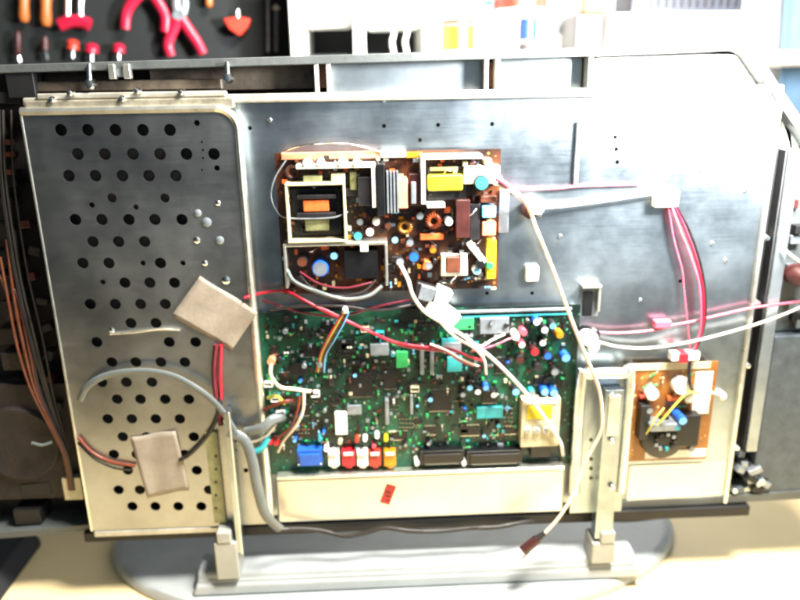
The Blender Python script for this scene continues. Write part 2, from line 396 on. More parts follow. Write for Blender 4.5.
# --- apron bracket below the main board
r=rect(276,474,566,520,-.012)
MB().box(r[0],r[1]-.002,-.012,-.002,Z0+.001,r[3],'apron').build('connector_bracket',tv,.004)
r=rect(276,466,566,474,-.024); MB().box(r[0],r[1]-.002,-.026,-.0122,r[2],r[2]+.004,'bright').build('bracket_ledge',tv,.001)
r=rect(606,466,727,500,-.006); MB().box(r[0]+.03,.3955,-.0022,-.0012,Z0+.001,r[3],'apron').build('plate_sheen',tv,.0004)  # flush pale sheet added as the bench's reflection on the flat plate
# red sticker
p=on(388,495,-.0123); R=rect(383,485,393,504,-.0125); stx=MB()
stx.box(R[0],R[1],-.0128,-.0122,R[2],R[3],'red',math.radians(20)); 
for k in range(3): stx.box(R[0]+.003,R[1]-.003,-.01315,-.0129,R[2]+.004+k*.006,R[2]+.006+k*.006,'dkred',math.radians(20))
stx.build('sticker',tv,0,label='small red tilted sticker below the main board')

# ================================================================== boards
def wire(parent,pts,r,m,name='wire',label=None,flat=1.0,sub=8):
    return MB().tube([on(a,b_,y) for a,b_,y in pts],r,m,8,flat,sub).build(name,parent,label=label)
def board(name,px,m,y0,label,th=.0016):
    r=rect(*px,y0); o=MB().box(r[0],r[1],y0,y0+th,r[2],r[3],m).build(name,tv,0,label=label)
    for x in (r[0]+.006,r[1]-.006):
        for z in (r[2]+.006,r[3]-.006): MB().cyl((x,y0+th,z),(0,1,0),.003,-y0-th-.001,'chrome',12).build('standoff',tv)
    return o,r
YB=-.010
def comp(B,name,px,h,m,bev=.0008,rot=0,label=None,base=None):
    r=rect(*px,YB-h); return MB().box(r[0],r[1],YB-h,(YB if base is None else YB-base),r[2],r[3],m,rot).build(name,B,bev,label=label)
def cap(B,px,py,r,h,side='dark',top='grey',name='capacitor'):
    p=on(px,py,YB-h); s=MB(); p=Vector((p.x,YB,p.z))
    s.lathe(p,(0,-1,0),[(r,0),(r,h*.86),(r*.93,h*.9),(r,h*.94),(r*.96,h),(r*.86,h+.0002)],side,20)
    s.cyl(p+Vector((0,-h+.0002,0)),(0,-1,0),r*.87,.0003,top,20)
    return s.build(name,B)
def chip(B,px,py,w,hh,m='black',legs=True):
    p=on(px,py,YB); s=MB(); s.box(p.x-w/2,p.x+w/2,YB-.0025,YB-.0004,p.z-hh/2,p.z+hh/2,m)
    if legs:
        k=int(w/.0016)
        for i in range(k):
            x=p.x-w/2+(i+.5)*w/k
            s.box(x-.0004,x+.0004,YB-.001,YB-.0001,p.z+hh/2,p.z+hh/2+.0018,'chrome'); s.box(x-.0004,x+.0004,YB-.001,YB-.0001,p.z-hh/2-.0018,p.z-hh/2,'chrome')
    return s.build('chip',B)
def plug(B,px,py,w,hh,d,m='white',n=4,name='connector'):
    p=on(px,py,YB-d); s=MB(); t=.0008
    s.box(p.x-w/2,p.x+w/2,YB-d*.4,YB,p.z-hh/2,p.z+hh/2,m)
    for a in ((-w/2,-w/2+t,-hh/2,hh/2),(w/2-t,w/2,-hh/2,hh/2),(-w/2+t,w/2-t,hh/2-t,hh/2),(-w/2+t,w/2-t,-hh/2,-hh/2+t)):
        s.box(p.x+a[0],p.x+a[1],YB-d,YB-d*.4,p.z+a[2],p.z+a[3],m)
    for i in range(n):
        x=p.x-w/2+(i+.5)*w/n; s.box(x-.0004,x+.0004,YB-d*.85,YB-d*.4,p.z-.0004,p.z+.0004,'chrome')
    return s.build(name,B)
def coil(B,px,py,R_,d,m='gold',core='dark'):
    p=on(px,py,YB-d); s=MB(); c=Vector((p.x,YB-R_*.5-.001,p.z)); n=18
    ring=[c+Vector((R_*math.cos(2*math.pi*i/24),0,R_*math.sin(2*math.pi*i/24))) for i in range(25)]
    s.tube(ring,R_*.34,core,8,1,1)
    for i in range(n):
        a=2*math.pi*i/n; q=c+Vector((R_*math.cos(a),0,R_*math.sin(a))); u=Vector((math.cos(a),0,math.sin(a)))
        pts=[q+(u*math.cos(t)+Vector((0,1,0))*math.sin(t))*R_*.42 for t in [2*math.pi*k/8 for k in range(9)]]
        s.tube(pts,R_*.07,m,5,1,1)
    return s.build('coil',B)
def resistor(B,px,py,a,m='cream',L=.009):
    p=on(px,py,YB-.003); s=MB(); d=Vector((math.cos(a),0,math.sin(a))); c=Vector((p.x,YB-.0025,p.z))
    s.tube([c-d*L*.9+Vector((0,.0024,0)),c-d*L*.8,c+d*L*.8,c+d*L*.9+Vector((0,.0024,0))],.0004,'chrome',6,1,1)
    s.lathe(c-d*L*.4,d,[(0,0),(.0013,.0004),(.0015,.001),(.0012,L*.2),(.0012,L*.6),(.0015,L*.7),(.0013,L*.78),(0,L*.8)],m,10)
    s.lathe(c-d*L*.1,d,[(.00125,0),(.00135,.0002),(.00135,.0008),(.00125,.001)],'dkred',10)
    return s.build('resistor',B)
def frame(B,px,h,t,m,name='heat_sink',sides='LRTB',label=None):   # upright thin-walled frame standing on the board
    r=rect(*px,YB-h); s=MB()
    if 'T' in sides: s.box(r[0],r[1],YB-h,YB,r[3]-t,r[3],m)
    if 'B' in sides: s.box(r[0],r[1],YB-h,YB,r[2],r[2]+t,m)
    if 'L' in sides: s.box(r[0]+.0001,r[0]+t,YB-h+.0002,YB,r[2]+t,r[3]-t,m)
    if 'R' in sides: s.box(r[1]-t,r[1]-.0001,YB-h+.0002,YB,r[2]+t,r[3]-t,m)
    return s.build(name,B,.0008,label=label)

# --- power board
pb,_=board('power_board',(279,151,499,291),'pcbb',YB,'brown power supply board crowded with coils and capacitors')
YB=YB-.00005
comp(pb,'edge_strip',(281,152,380,159),.006,'salmon'); comp(pb,'edge_strip',(406,152,422,158),.004,'gold')
comp(pb,'fuse',(380,150,406,158),.009,'white',.002)
frame(pb,(297,164,376,213),.022,.0045,'white',sides='TR',label='white bar and leg heat sink')
for x in (306,320,341,356): cap(pb,x,163,.0035,.024,'white','white')
comp(pb,'transformer',(303,176,322,184),.016,'olive'); comp(pb,'transformer',(331,174,345,182),.018,'cream')
comp(pb,'winding',(350,172,357,190),.014,'olive'); comp(pb,'relay',(358,177,371,206),.018,'dark'); comp(pb,'relay',(346,188,366,196),.012,'dark')
frame(pb,(286,183,346,243),.026,.0028,'cream',label='square cream frame round the orange transformer')
comp(pb,'transformer_base',(290,188,342,239),.006,'black',base=.0)
comp(pb,'winding',(303,200,329,212),.020,'orange',.0015,base=.0061); comp(pb,'winding',(305,219,329,231),.018,'olive',.0015,base=.0061)
comp(pb,'transformer_core',(297,195,336,199),.022,'dark',base=.0061); comp(pb,'transformer_core',(297,213,336,218),.022,'dark',base=.0061)
frame(pb,(284,243,388,290),.024,.0032,'bright',sides='TLR',label='lower bright three sided heat sink')
cap(pb,320,269,.009,.020,'blue','grey'); cap(pb,302,262,.006,.018,'dark','brown'); cap(pb,334,256,.0045,.02,'dark','sky')
comp(pb,'relay',(344,251,378,279),.02,'black',.001); 
comp(pb,'terminal',(360,246,368,252),.026,'white')
comp(pb,'heat_sink',(377,164,385,216),.024,'black'); 
hs_=MB(); r=rect(387,172,397,213,YB-.022)
for k in range(4): hs_.box(r[0]+k*.0035,r[0]+k*.0035+.0018,YB-.022,YB-.004,r[2],r[3],'grey')
hs_.box(r[0],r[1]+.001,YB-.0041,YB,r[2],r[3],'grey'); hs_.build('heat_sink',pb)
comp(pb,'winding',(398,178,408,209),.018,'salmon',.002); comp(pb,'relay',(409,174,421,206),.016,'dkred')
comp(pb,'relay',(411,182,416,204),.02,'grey')
frame(pb,(421,155,482,208),.022,.0045,'white',sides='TL',label='white corner heat sink at the right'); comp(pb,'heat_sink',(427,203,445,208),.022,'white')
comp(pb,'transformer_base',(428,167,466,200),.010,'dark'); comp(pb,'winding',(428,175,463,191),.022,'yellow',.002,base=.0101)
comp(pb,'winding',(430,167,458,171),.014,'olive',base=.0101)
comp(pb,'terminal_block',(464,166,500,184),.014,'white',.001); cap(pb,482,183,.008,.022,'dark','teal'); cap(pb,497,180,.006,.014,'white','white')
comp(pb,'film_capacitor',(482,206,496,218),.016,'sky',.0015); comp(pb,'film_capacitor',(480,196,497,203),.014,'brown',.0015)
comp(pb,'film_capacitor',(482,222,496,236),.014,'salmon',.0015)
comp(pb,'relay',(456,200,470,238),.016,'dkred'); comp(pb,'relay',(470,204,480,240),.013,'dark'); cap(pb,449,222,.0045,.018,'grey','white')
comp(pb,'connector_strip',(487,240,496,279),.010,'yellow',.001); 
comp(pb,'transformer_base',(441,254,468,276),.008,'white'); comp(pb,'winding',(446,257,460,273),.016,'brown',.0015,base=.0081); comp(pb,'transformer_flange',(460.5,254,467,275),.016,'white',base=.0081); comp(pb,'transformer_flange',(441,255,445.5,275),.016,'cream',base=.0081)
comp(pb,'jumper_bar',(420,234,444,240),.008,'orange'); comp(pb,'jumper_bar',(474,240,480,266),.016,'white',rot=math.radians(-38))
cap(pb,490,266,.004,.012,'green','green'); cap(pb,477,271,.0045,.012,'white','sky')
coil(pb,405,228,.006,.01); coil(pb,434,222,.0065,.01,'orange'); coil(pb,292,173,.006,.01,'wor'if 0 else 'brown')
for (x,y,r_,h,a,t) in ((414,257,.006,.016,'dark','blue'),(400,262,.005,.014,'dark','grey'),(429,266,.0045,.012,'black','grey'),(358,236,.005,.014,'dark','teal'),(370,232,.005,.015,'dkred','white'),(360,222,.004,.012,'dark','grey'),(420,216,.0045,.013,'dark','grey'),(395,240,.004,.012,'black','sky'),(410,243,.0045,.012,'dark','grey'),(433,250,.004,.012,'brown','gold'),(288,200,.003,.012,'brown','gold'),(388,226,.004,.01,'dark','brown'),(376,222,.004,.01,'white','white'),(476,250,.004,.012,'dark','olive')):
    cap(pb,x,y,r_,h,a,t)
for k in range(26):
    resistor(pb,random.uniform(284,494),random.choice([random.uniform(212,250),random.uniform(276,288),random.uniform(160,166)]),random.choice([0,math.pi/2,.3]),random.choice(['cream','sky','brown','white']))
for k in range(34):
    x,y=random.uniform(286,494),random.choice([random.uniform(210,250),random.uniform(246,286),random.uniform(160,172)])
    r=random.uniform(1.5,4.0); comp(pb,'film_capacitor',(x-r,y-r*random.uniform(.6,1.6),x+r,y+r),random.uniform(.006,.017),random.choice(['dark','brown','dkred','black','orange','dark','cream','olive','black']),.0008,random.uniform(-.25,.25))
for k in range(9):
    x,y=random.uniform(290,480),random.uniform(170,285); wire(pb,[(x,y,-.014),(x+random.uniform(3,10),y+random.uniform(-8,8),-.026),(x+random.uniform(8,20),y+random.uniform(-12,12),-.014)],.0007,random.choice(['wblk','wmar','wcream','chrome','wbrown']),'jumper_wire')
wire(pb,[(286,160,-.02),(275,178,-.022),(271,195,-.022),(276,210,-.024),(288,218,-.030),(330,218,-.034),(348,212,-.030)],.0009,'grey','jumper_wire')
wire(pb,[(282,152,-.018),(300,146,-.022),(330,143,-.022),(360,146,-.02),(380,152,-.016)],.0009,'chrome','jumper_wire')
st=MB()
for k in range(260):
    p=on(random.uniform(284,495),random.uniform(156,288),YB); w,h,d=random.uniform(.001,.003),random.uniform(.001,.003),random.uniform(.001,.008)
    st.box(p.x-w,p.x+w,YB-d,YB-.0001,p.z-h,p.z+h,random.choice(['dark','brown','cream','gold','dkred','grey','dark','brown','orange','chrome']))
st.build('small_components',pb,kind='stuff')
# loops of wire over the board

# --- main board
YB=-.0102
gb,_=board('main_board',(263,309,575,469),'pcbg',YB,'large green main board with coloured sockets along its lower edge')
YB-=.00005
for k,(x0,x1,m_) in enumerate(((297,322,'blue'),(328,339,'white'),(342,355,'red'),(357,368,'white'),(369,381,'hcor'),(384,396,'gold'))):
    y0=451 if k==0 else 453
    s=MB(); r=rect(x0,y0,x1,467,YB-.014); s.box(r[0],r[1],YB-.012,YB,r[2],r[3],m_)
    if k: 
        c=((r[0]+r[1])/2,YB-.006,r[2]); s.lathe(c,(0,0,-1),[(.0048,-.002),(.0048,.004),(.003,.004),(.003,.0)],m_,16)
        s.box(r[0]+.002,r[1]-.002,YB-.014,YB-.0121,r[3]-.004,r[3],'white')
    else:
        s.box(r[0]+.003,r[1]-.003,YB-.015,YB-.0121,r[2]+.002,r[3]-.004,'blue'); 
        for xx in (r[0]+.0015,r[1]-.0015): s.cyl((xx,YB-.012,r[2]+.004),(0,-1,0),.0012,.003,'chrome',10)
    s.build('socket',gb,.0006,label={0:'blue monitor socket',1:'white round socket beside the blue one',2:'red round socket',3:'white round socket between red and coral ones',4:'coral round socket',5:'yellow orange round socket'}[k])
for x0,x1 in ((420,464),(467,522)):
    r=rect(x0,451,x1,464,YB-.012); s=MB(); s.box(r[0],r[1],YB-.012,YB,r[2],r[3],'black'); s.box(r[0]+.004,r[1]-.004,YB-.0145,YB-.0121,r[2]+.002,r[3]-.003,'black'); s.box(r[0]+.006,r[1]-.006,YB-.0132,YB-.0122,r[2]-.0001,r[2]+.0019,'grey')
    s.build('multipin_socket',gb,.0012)
    for x in (x0-3,): cap(gb,x,464,.003,.014,'white','white')
# tuner tin
tn=comp(gb,'tuner_box',(521,399,560,447),.014,'cream',.0015,label='cream metal tuner box with yellow label')
r=rect(530,407,549,419,YB-.0142); 
def sub(parent_board,name,px,h0,h1,m_,bev=.0005): 
    r=rect(*px,YB-h1); return MB().box(r[0],r[1],YB-h1,YB-h0,r[2],r[3],m_).build(name,parent_board,bev)
sub(gb,'tuner_label',(527,406,552,419),.0141,.0150,'yellow'); sub(gb,'tuner_label',(523,401,557,404),.0141,.0155,'white')
for x in (528,537,546,554): cap(gb,x,431,.0038,.018,'white','grey','tuner_can')
sub(gb,'tuner_socket',(531,446,551,457),.0,.012,'black'); 
comp(gb,'label_chip',(335,413,347,435),.006,'white')
comp(gb,'chip_can',(480,318,509,334),.006,'grey',.001); comp(gb,'green_block',(396,352,408,368),.006,'green')
comp(gb,'chip_can',(447,357,462,372),.006,'teal')
comp(gb,'green_block',(452,318,474,330),.003,'green')
for x0,y0,x1,y1 in ((420,345,424,375),(430,345,434,375),(385,400,389,425),(410,395,413,415)): comp(gb,'crystal_can',(x0,y0,x1,y1),.010,'grey',.001)
sub(gb,'top_rail',(430,310,572,312.5),.0,.004,'grey'); sub(gb,'top_rail',(430,315,572,317),.0,.002,'teal')
for (x,y,w,h) in ((360,385,.028,.028),(310,350,.020,.014),(345,345,.018,.012),(440,400,.026,.026),(490,395,.018,.018),(300,410,.022,.012),(390,380,.014,.020),(470,430,.022,.012),(330,325,.018,.01),(500,365,.012,.018),(400,435,.018,.010),(285,380,.012,.018),(430,430,.014,.010),(510,430,.014,.008),(540,380,.014,.010)):
    chip(gb,x,y,w,h)
for (x,y,r_,h,a,t) in ((537,322,.0045,.012,'blue','white'),(545,330,.0045,.014,'dark','white'),(553,326,.0045,.014,'dark','sky'),(560,335,.0045,.012,'gold','gold'),(566,358,.0055,.014,'blue','sky'),(543,343,.004,.012,'dark','white'),(535,352,.005,.014,'dkred','red'),(548,356,.005,.014,'dark','blue'),(522,345,.004,.012,'pinkink','white'),(516,337,.0045,.016,'white','white'),(524,333,.004,.014,'pinkink','pinkink'),(520,360,.005,.012,'dark','dkred'),(538,368,.005,.013,'dark','dark'),(555,372,.005,.012,'dark','grey'),(545,392,.005,.012,'blue','sky'),(554,393,.005,.012,'blue','sky'),(516,392,.005,.012,'dark','sky'),(532,393,.004,.012,'teal','grey'),(470,388,.004,.011,'dark','sky'),(478,392,.004,.011,'dark','white'),(486,388,.004,.011,'blue','sky'),(494,395,.004,.011,'dark','white'),(463,395,.0035,.011,'dark','grey')):
    cap(gb,x,y,r_,h,a,t)
for (x,y) in ((275,400),(280,415),(270,430),(365,330),(380,335),(315,395),(268,385),(415,390)):
    plug(gb,x,y,.010,.006,.008,random.choice(['white','white','cream','teal']))
# denser crop of capacitors and connectors over the rest of the board
for k in range(60):
    x,y=random.uniform(268,562),random.uniform(318,448)
    if 519<x and y>395: continue
    cap(gb,x,y,random.uniform(.0018,.0034),random.uniform(.005,.010),random.choice(['dark','black','dark','grey','blue']),random.choice(['grey','dark','grey','dark','grey','teal','dark','sky','black']))
for k in range(34):
    x,y=random.uniform(268,515),random.uniform(320,448); resistor(gb,x,y,random.choice([0,math.pi/2]),random.choice(['cream','green','brown','sky','white']),.007)
for k in range(14):
    x,y=random.uniform(270,510),random.uniform(325,445); chip(gb,x,y,random.uniform(.006,.012),random.uniform(.004,.008),random.choice(['black','dark']))
st=MB()
for k in range(900):
    x,y=random.uniform(266,565),random.uniform(319,452)
    if 519<x and y>397: continue
    p=on(x,y,YB); w,h,d=random.uniform(.0006,.0022),random.uniform(.0006,.0022),random.uniform(.0006,.004)
    st.box(p.x-w,p.x+w,YB-d,YB-.0001,p.z-h,p.z+h,random.choice(['dark','black','dark','grey','green','grey','dark','teal','cream','brown','dark','black','green']))
st.build('small_components',gb,kind='stuff')
for k in range(9):
    x,y=random.choice([(300,365),(352,410),(405,330),(425,360),(455,345),(455,425),(385,345),(490,415),(505,385),(330,372)]); x+=random.uniform(-6,6); y+=random.uniform(-5,5)
    w_=random.uniform(3,6); sub(gb,'shield_can',(x-w_*1.6,y-w_,x+w_*1.6,y+w_),.0,random.uniform(.003,.007),random.choice(['dark','grey','black','dark','teal']),.0006)
for gx,gy,nx,ny in ((340,352,7,2),(385,398,5,4),(455,378,8,2),(400,420,6,3),(296,430,5,2),(505,410,3,6),(420,322,6,2),(300,330,6,2)):
    q=MB()
    for i in range(nx):
        for j in range(ny):
            p=on(gx+i*3.2,gy+j*4.2,YB); q.box(p.x-.0008,p.x+.0008,YB-.0014,YB-.0001,p.z-.0016,p.z+.0016,'dark'); q.box(p.x-.0008,p.x+.0008,YB-.0015,YB-.0002,p.z+.0017,p.z+.0022,'chrome')
    q.build('resistor_row',gb)
# tiny coloured knobs near the sockets
for x,y,m_ in ((320,440,'teal'),(326,450,'white'),(340,443,'cream'),(357,441,'hcor'),(365,440,'white'),(374,447,'pinkink'),(386,440,'yellow'),(377,437,'white'),(270,443,'red'),(276,444,'red'),(268,436,'teal'),(274,423,'sky')):
    cap(gb,x,y,.0028,.012,m_,m_)

# --- inverter board
ib,_=board('inverter_board',(626,363,712,460),'pcbt',YB,'small tan inverter board at the lower right')
comp(ib,'board_margin',(627,363,711,370),.001,'cream'); comp(ib,'board_margin',(694,372,711,414),.0012,'white'); 
comp(ib,'board_margin',(645,450,706,458),.0012,'white')
cap(ib,653,395,.0075,.012,'white','white','knob'); cap(ib,683,387,.0105,.012,'white','white','knob'); cap(ib,690,399,.006,.009,'cream','cream','knob')
comp(ib,'connector',(672,353,700,361),.012,'white'); comp(ib,'connector',(680,354,689,363),.015,'red')
comp(ib,'transistor',(668,397,682,401),.006,'orange'); comp(ib,'transistor',(640,396,648,399),.006,'hcor')
s=MB(); p=on(664,440,YB-.014); s.lathe((p.x,YB,p.z),(0,-1,0),[(.026,0),(.027,.004),(.026,.012),(.020,.014),(.012,.016),(0,.0165)],'black',32)
for k in range(9):
    a=k*.7; s.box(p.x+.012*math.cos(a)-.002,p.x+.012*math.cos(a)+.002,YB-.020,YB-.0145,p.z+.010*math.sin(a)-.002,p.z+.010*math.sin(a)+.002,random.choice(['grey','dark','black','teal']))
s.build('transformer',ib,label='round black transformer on the tan board')
comp(ib,'winding',(650,424,680,432),.022,'grey',.002); comp(ib,'heat_sink',(676,416,700,447),.016,'black',.002)
cap(ib,683,421,.0055,.024,'blue','sky'); cap(ib,678,428,.004,.022,'blue','teal'); cap(ib,692,449,.004,.012,'dark','grey')
cap(ib,650,411,.0045,.014,'dark','grey'); comp(ib,'relay',(640,406,650,440),.014,'dark')
for k in range(10): resistor(ib,random.uniform(634,690),random.uniform(375,412),random.choice([0,1.57,.6]),random.choice(['cream','brown','green']))
wire(ib,[(664,408,-.03),(656,418,-.036),(650,428,-.034),(645,436,-.02)],.001,'wyel'); wire(ib,[(700,393,-.024),(688,393,-.03),(676,404,-.034),(664,418,-.034),(655,428,-.03)],.0013,'wyel')
wire(ib,[(722,396,-.006),(712,393,-.02),(700,394,-.022),(690,402,-.02)],.0014,'wwhite')
wire(ib,[(690,360,-.02),(689,372,-.022),(690,384,-.026),(694,392,-.018)],.002,'wblk')
p=on(722,396,-.006); MB().lathe(p,(0,-1,0),[(0,.006),(.003,.005),(.005,.002),(.005,-.005)],'white').build('wire_clip',tv)

# ================================================================== wires
W=lambda pts,r,m_,label=None,name='wire',**k: wire(tv,pts,r,m_,name,label,**k)
W([(399,262,-.03),(408,280,-.04),(413,296,-.045),(425,312,-.045),(446,325,-.042),(470,341,-.04),(496,362,-.035),(523,390,-.03),(545,418,-.03),(560,442,-.028),(563,455,-.014)],.0021,'wwhite','thick white wire crossing from power board to tuner box')
W([(497,184,-.03),(512,191,-.034),(527,205,-.03),(536,228,-.03),(551,265,-.032),(567,308,-.036),(584,352,-.036),(598,386,-.035),(602,412,-.036),(600,434,-.036),(585,462,-.034),(574,492,-.038),(560,516,-.045),(543,535,-.05)],.0021,'wcream','long cream wire hanging down to the loose maroon plug')
pl=MB(); a,bq=on(545,533,-.05),on(520,553,-.055); d=(bq-a)
pl.tube([a,a+d*.35],(.003,.0045),'wblk',10,1,1); pl.tube([a+d*.3,a+d*.55,a+d*.9],.0062,'dkred',12,.8,4); 
pl.build('plug',tv,label='loose maroon plug at the end of the cream wire')
a,bq=on(531,553,-.055),on(517,565,-.056); MB().tube([a,bq],.0028,'white',8,1,1).build('plug_tip',tv)
W([(496,178,-.03),(508,186,-.034),(520,196,-.03),(531,205,-.024)],.0026,'wpink','short pink wire leaving the power board')
W([(531,208,-.02),(560,206,-.012),(600,201,-.010),(640,195,-.010),(664,192,-.008)],.002,'wwhite','white wire running level to the white holder')
W([(505,188,-.012),(530,189,-.006),(560,188,-.005),(582,186,-.004),(640,184,-.004)],.0016,'wpink','faint pink wire along the upper plate')
for k,(dx,m_) in enumerate(((0,'wpink'),(5,'wred'),(9,'wblk'))):
    W([(671+dx*.5,204,-.010),(678+dx,225,-.012),(690+dx*.9,255,-.014),(699+dx*.6,285,-.015),(701+dx*.5,315,-.016),(699+dx*.3,335,-.016),(692+dx*.2,354,-.016)],.0015,m_)
W([(668,205,-.008),(674,240,-.008),(682,270,-.008),(684,290,-.008),(690,350,-.012)],.001,'wpink')
W([(590,332,-.012),(620,333,-.010),(655,330,-.010),(668,326,-.011),(690,322,-.010),(720,315,-.010),(752,308,-.010),(780,304,-.01),(812,300,-.01)],.0016,'wpink','pink wire crossing the right of the plate')
W([(598,342,-.014),(620,347,-.013),(650,348,-.012),(690,342,-.018),(730,332,-.014),(760,323,-.012),(785,314,-.012),(812,302,-.012)],.0016,'wwhite','pale wire sagging across to the right speaker')
r=rect(655,321,672,329,-.014); MB().box(r[0],r[1],-.014,-.003,r[2],r[3],'wpink').build('wire_joint',tv,.002)
# bundle ring beside the main board
c=on(588,337,-.02); s=MB(); s.tube([c+Vector((.010*math.cos(t),-.006*math.sin(2*t),.010*math.sin(t))) for t in [i*.52 for i in range(13)]],.004,'black',10,1,2); s.cyl(c+Vector((-.001,.004,.002)),(0,-1,0),.009,.016,'white',20); s.cyl(c+Vector((.004,.0,-.008)),(0,-1,0),.007,.01,'wwhite',16)
s.build('ferrite_ring',tv,label='black and white ferrite ring beside the main board')
c=on(530,210,-.012); s=MB(); s.cyl(c+Vector((0,.008,0)),(0,-1,0),.009,.014,'dkred',20); s.cyl(c+Vector((.006,.006,.004)),(0,-1,0),.007,.018,'white',20); s.build('ferrite_ring',tv,label='maroon and white ring where pink and white wires meet')
# white plug cluster under the power board
s=MB(); r=rect(430,288,447,318,-.03); s.box(r[0],r[1],-.03,-.014,r[2],r[3],'white',.5); r=rect(414,284,434,303,-.024); s.box(r[0],r[1],-.026,-.012,r[2],r[3],'dark',.3); s.box(r[0]+.005,r[1]+.003,-.03,-.0262,r[2]+.003,r[3]-.002,'grey',.3)
r=rect(441,310,458,326,-.03); s.box(r[0],r[1],-.032,-.016,r[2],r[3],'white',.7); s.build('connector_cluster',tv,.0015,label='white plugs clustered between power board and main board')
# red and pink looms
W([(244,298,-.022),(262,293,-.014),(284,291,-.012),(300,298,-.024),(330,314,-.03),(362,328,-.03),(395,342,-.028),(425,347,-.028),(450,349,-.03),(470,357,-.028),(484,361,-.022)],.0016,'wred','red wire looping from the cover over the main board')
W([(300,300,-.022),(330,312,-.03),(370,332,-.028),(400,345,-.026),(430,350,-.026),(446,352,-.028),(462,362,-.026),(480,366,-.02)],.0014,'wpink')
W([(430,344,-.03),(446,350,-.032),(464,360,-.03),(478,366,-.022)],.0014,'wwhite')
W([(440,322,-.034),(455,337,-.036),(474,348,-.034),(484,360,-.03),(486,374,-.02)],.0016,'wwhite'); W([(452,330,-.034),(466,338,-.036),(480,346,-.03),(492,340,-.024),(505,334,-.02)],.0014,'wwhite')
W([(470,352,-.03),(486,348,-.03),(498,344,-.028),(512,338,-.024),(520,342,-.02)],.0012,'wpink')
W([(287,270,-.03),(295,282,-.04),(318,292,-.044),(345,299,-.044),(368,296,-.042),(382,286,-.036)],.0022,'wgrey','grey cable loop hanging under the power board')
W([(300,276,-.03),(312,288,-.038),(335,296,-.038),(362,292,-.036),(376,280,-.03)],.0016,'wblk'); W([(300,272,-.028),(320,284,-.034),(345,288,-.034),(374,282,-.03)],.0014,'wmar')
W([(270,310,-.02),(300,306,-.026),(340,306,-.028),(380,310,-.026),(420,303,-.02)],.0018,'wblk'); W([(262,300,-.012),(300,312,-.02),(340,316,-.024),(380,306,-.02),(410,300,-.02)],.0014,'wmar')
for k,m_ in enumerate(('wred','wyel','wor','wblk','sky')):
    W([(343+k*1.5,312,-.034),(335+k*2,325,-.034),(326+k*2,341,-.03),(320+k*1.5,355,-.02),(316+k*2,372,-.014)],.0008,m_)
p=on(345,311,-.036); MB().lathe(p,(0,-1,0),[(0,.003),(.0025,.002),(.0035,0),(.0035,-.01)],'white').build('wire_clip',tv)
W([(271,364,-.022),(271,376,-.028),(280,387,-.03),(294,389,-.03),(306,391,-.022),(314,392,-.014)],.0022,'wcream'); 
p=on(271,362,-.022); MB().cyl(p,(0,1,0),.0045,.012,'salmon',12).build('wire_clip',tv)
W([(304,392,-.026),(303,410,-.028),(296,426,-.026),(284,440,-.02),(278,452,-.014)],.0018,'wcream'); W([(300,396,-.026),(297,412,-.03),(290,428,-.026),(276,440,-.02)],.0016,'wor')
W([(264,410,-.02),(275,405,-.026),(286,401,-.028),(296,400,-.02)],.0022,'wor'); W([(268,398,-.02),(277,396,-.028),(285,404,-.026)],.0020,'wyel')
W([(224,420,-.034),(232,436,-.034),(250,442,-.03),(266,436,-.026),(276,424,-.02)],.0016,'wcream')
W([(216,345,-.021),(214,370,-.021),(216,395,-.021),(221,425,-.022)],.0032,'wmar','dark red wires running down from the tilted card'); W([(221,345,-.0215),(220,372,-.0215),(221,400,-.0215)],.0018,'wred')
W([(78,437,-.0215),(92,452,-.0215),(112,462,-.022),(135,466,-.022)],.0017,'wor'); W([(78,443,-.020),(95,459,-.021),(115,468,-.022),(132,470,-.022)],.0014,'wbrown')
W([(220,398,-.022),(217,416,-.023),(208,434,-.023),(192,452,-.022),(180,460,-.020)],.0026,'wbrown')
# grey cable arching over the cover then hanging down by the bracket
W([(80,400,-.020),(88,386,-.024),(108,375,-.026),(140,371,-.027),(170,375,-.028),(196,388,-.030),(216,404,-.032),(228,420,-.034),(236,434,-.036)],.0040,'wgrey','grey flat cable arching over the perforated cover',flat=.5)
W([(110,334,-.020),(135,332,-.022),(160,329,-.022),(180,330,-.021)],.0014,'bright')
W([(228,432,-.034),(244,440,-.034),(252,460,-.036),(258,490,-.038),(266,515,-.040),(280,529,-.034)],.0064,'wgrey','thick grey sleeve hanging by the left bracket',name='cable_sleeve',flat=.6)
W([(246,432,-.03),(262,428,-.034),(272,420,-.03),(284,416,-.02)],.006,'wgrey',name='cable_sleeve',flat=.6)
W([(268,438,-.026),(262,448,-.03),(254,452,-.03)],.004,'teal')
W([(278,530,-.030),(300,529,-.024),(322,531,-.022),(345,536,-.024),(365,533,-.022),(385,528,-.020),(410,531,-.022),(440,531,-.02),(470,528,-.02),(498,527,-.02),(530,521,-.01),(570,518,.01),(630,520,.02),(690,512,.02)],.0028,'wbrown','wavy dark brown cord along the lower edge',name='cord')
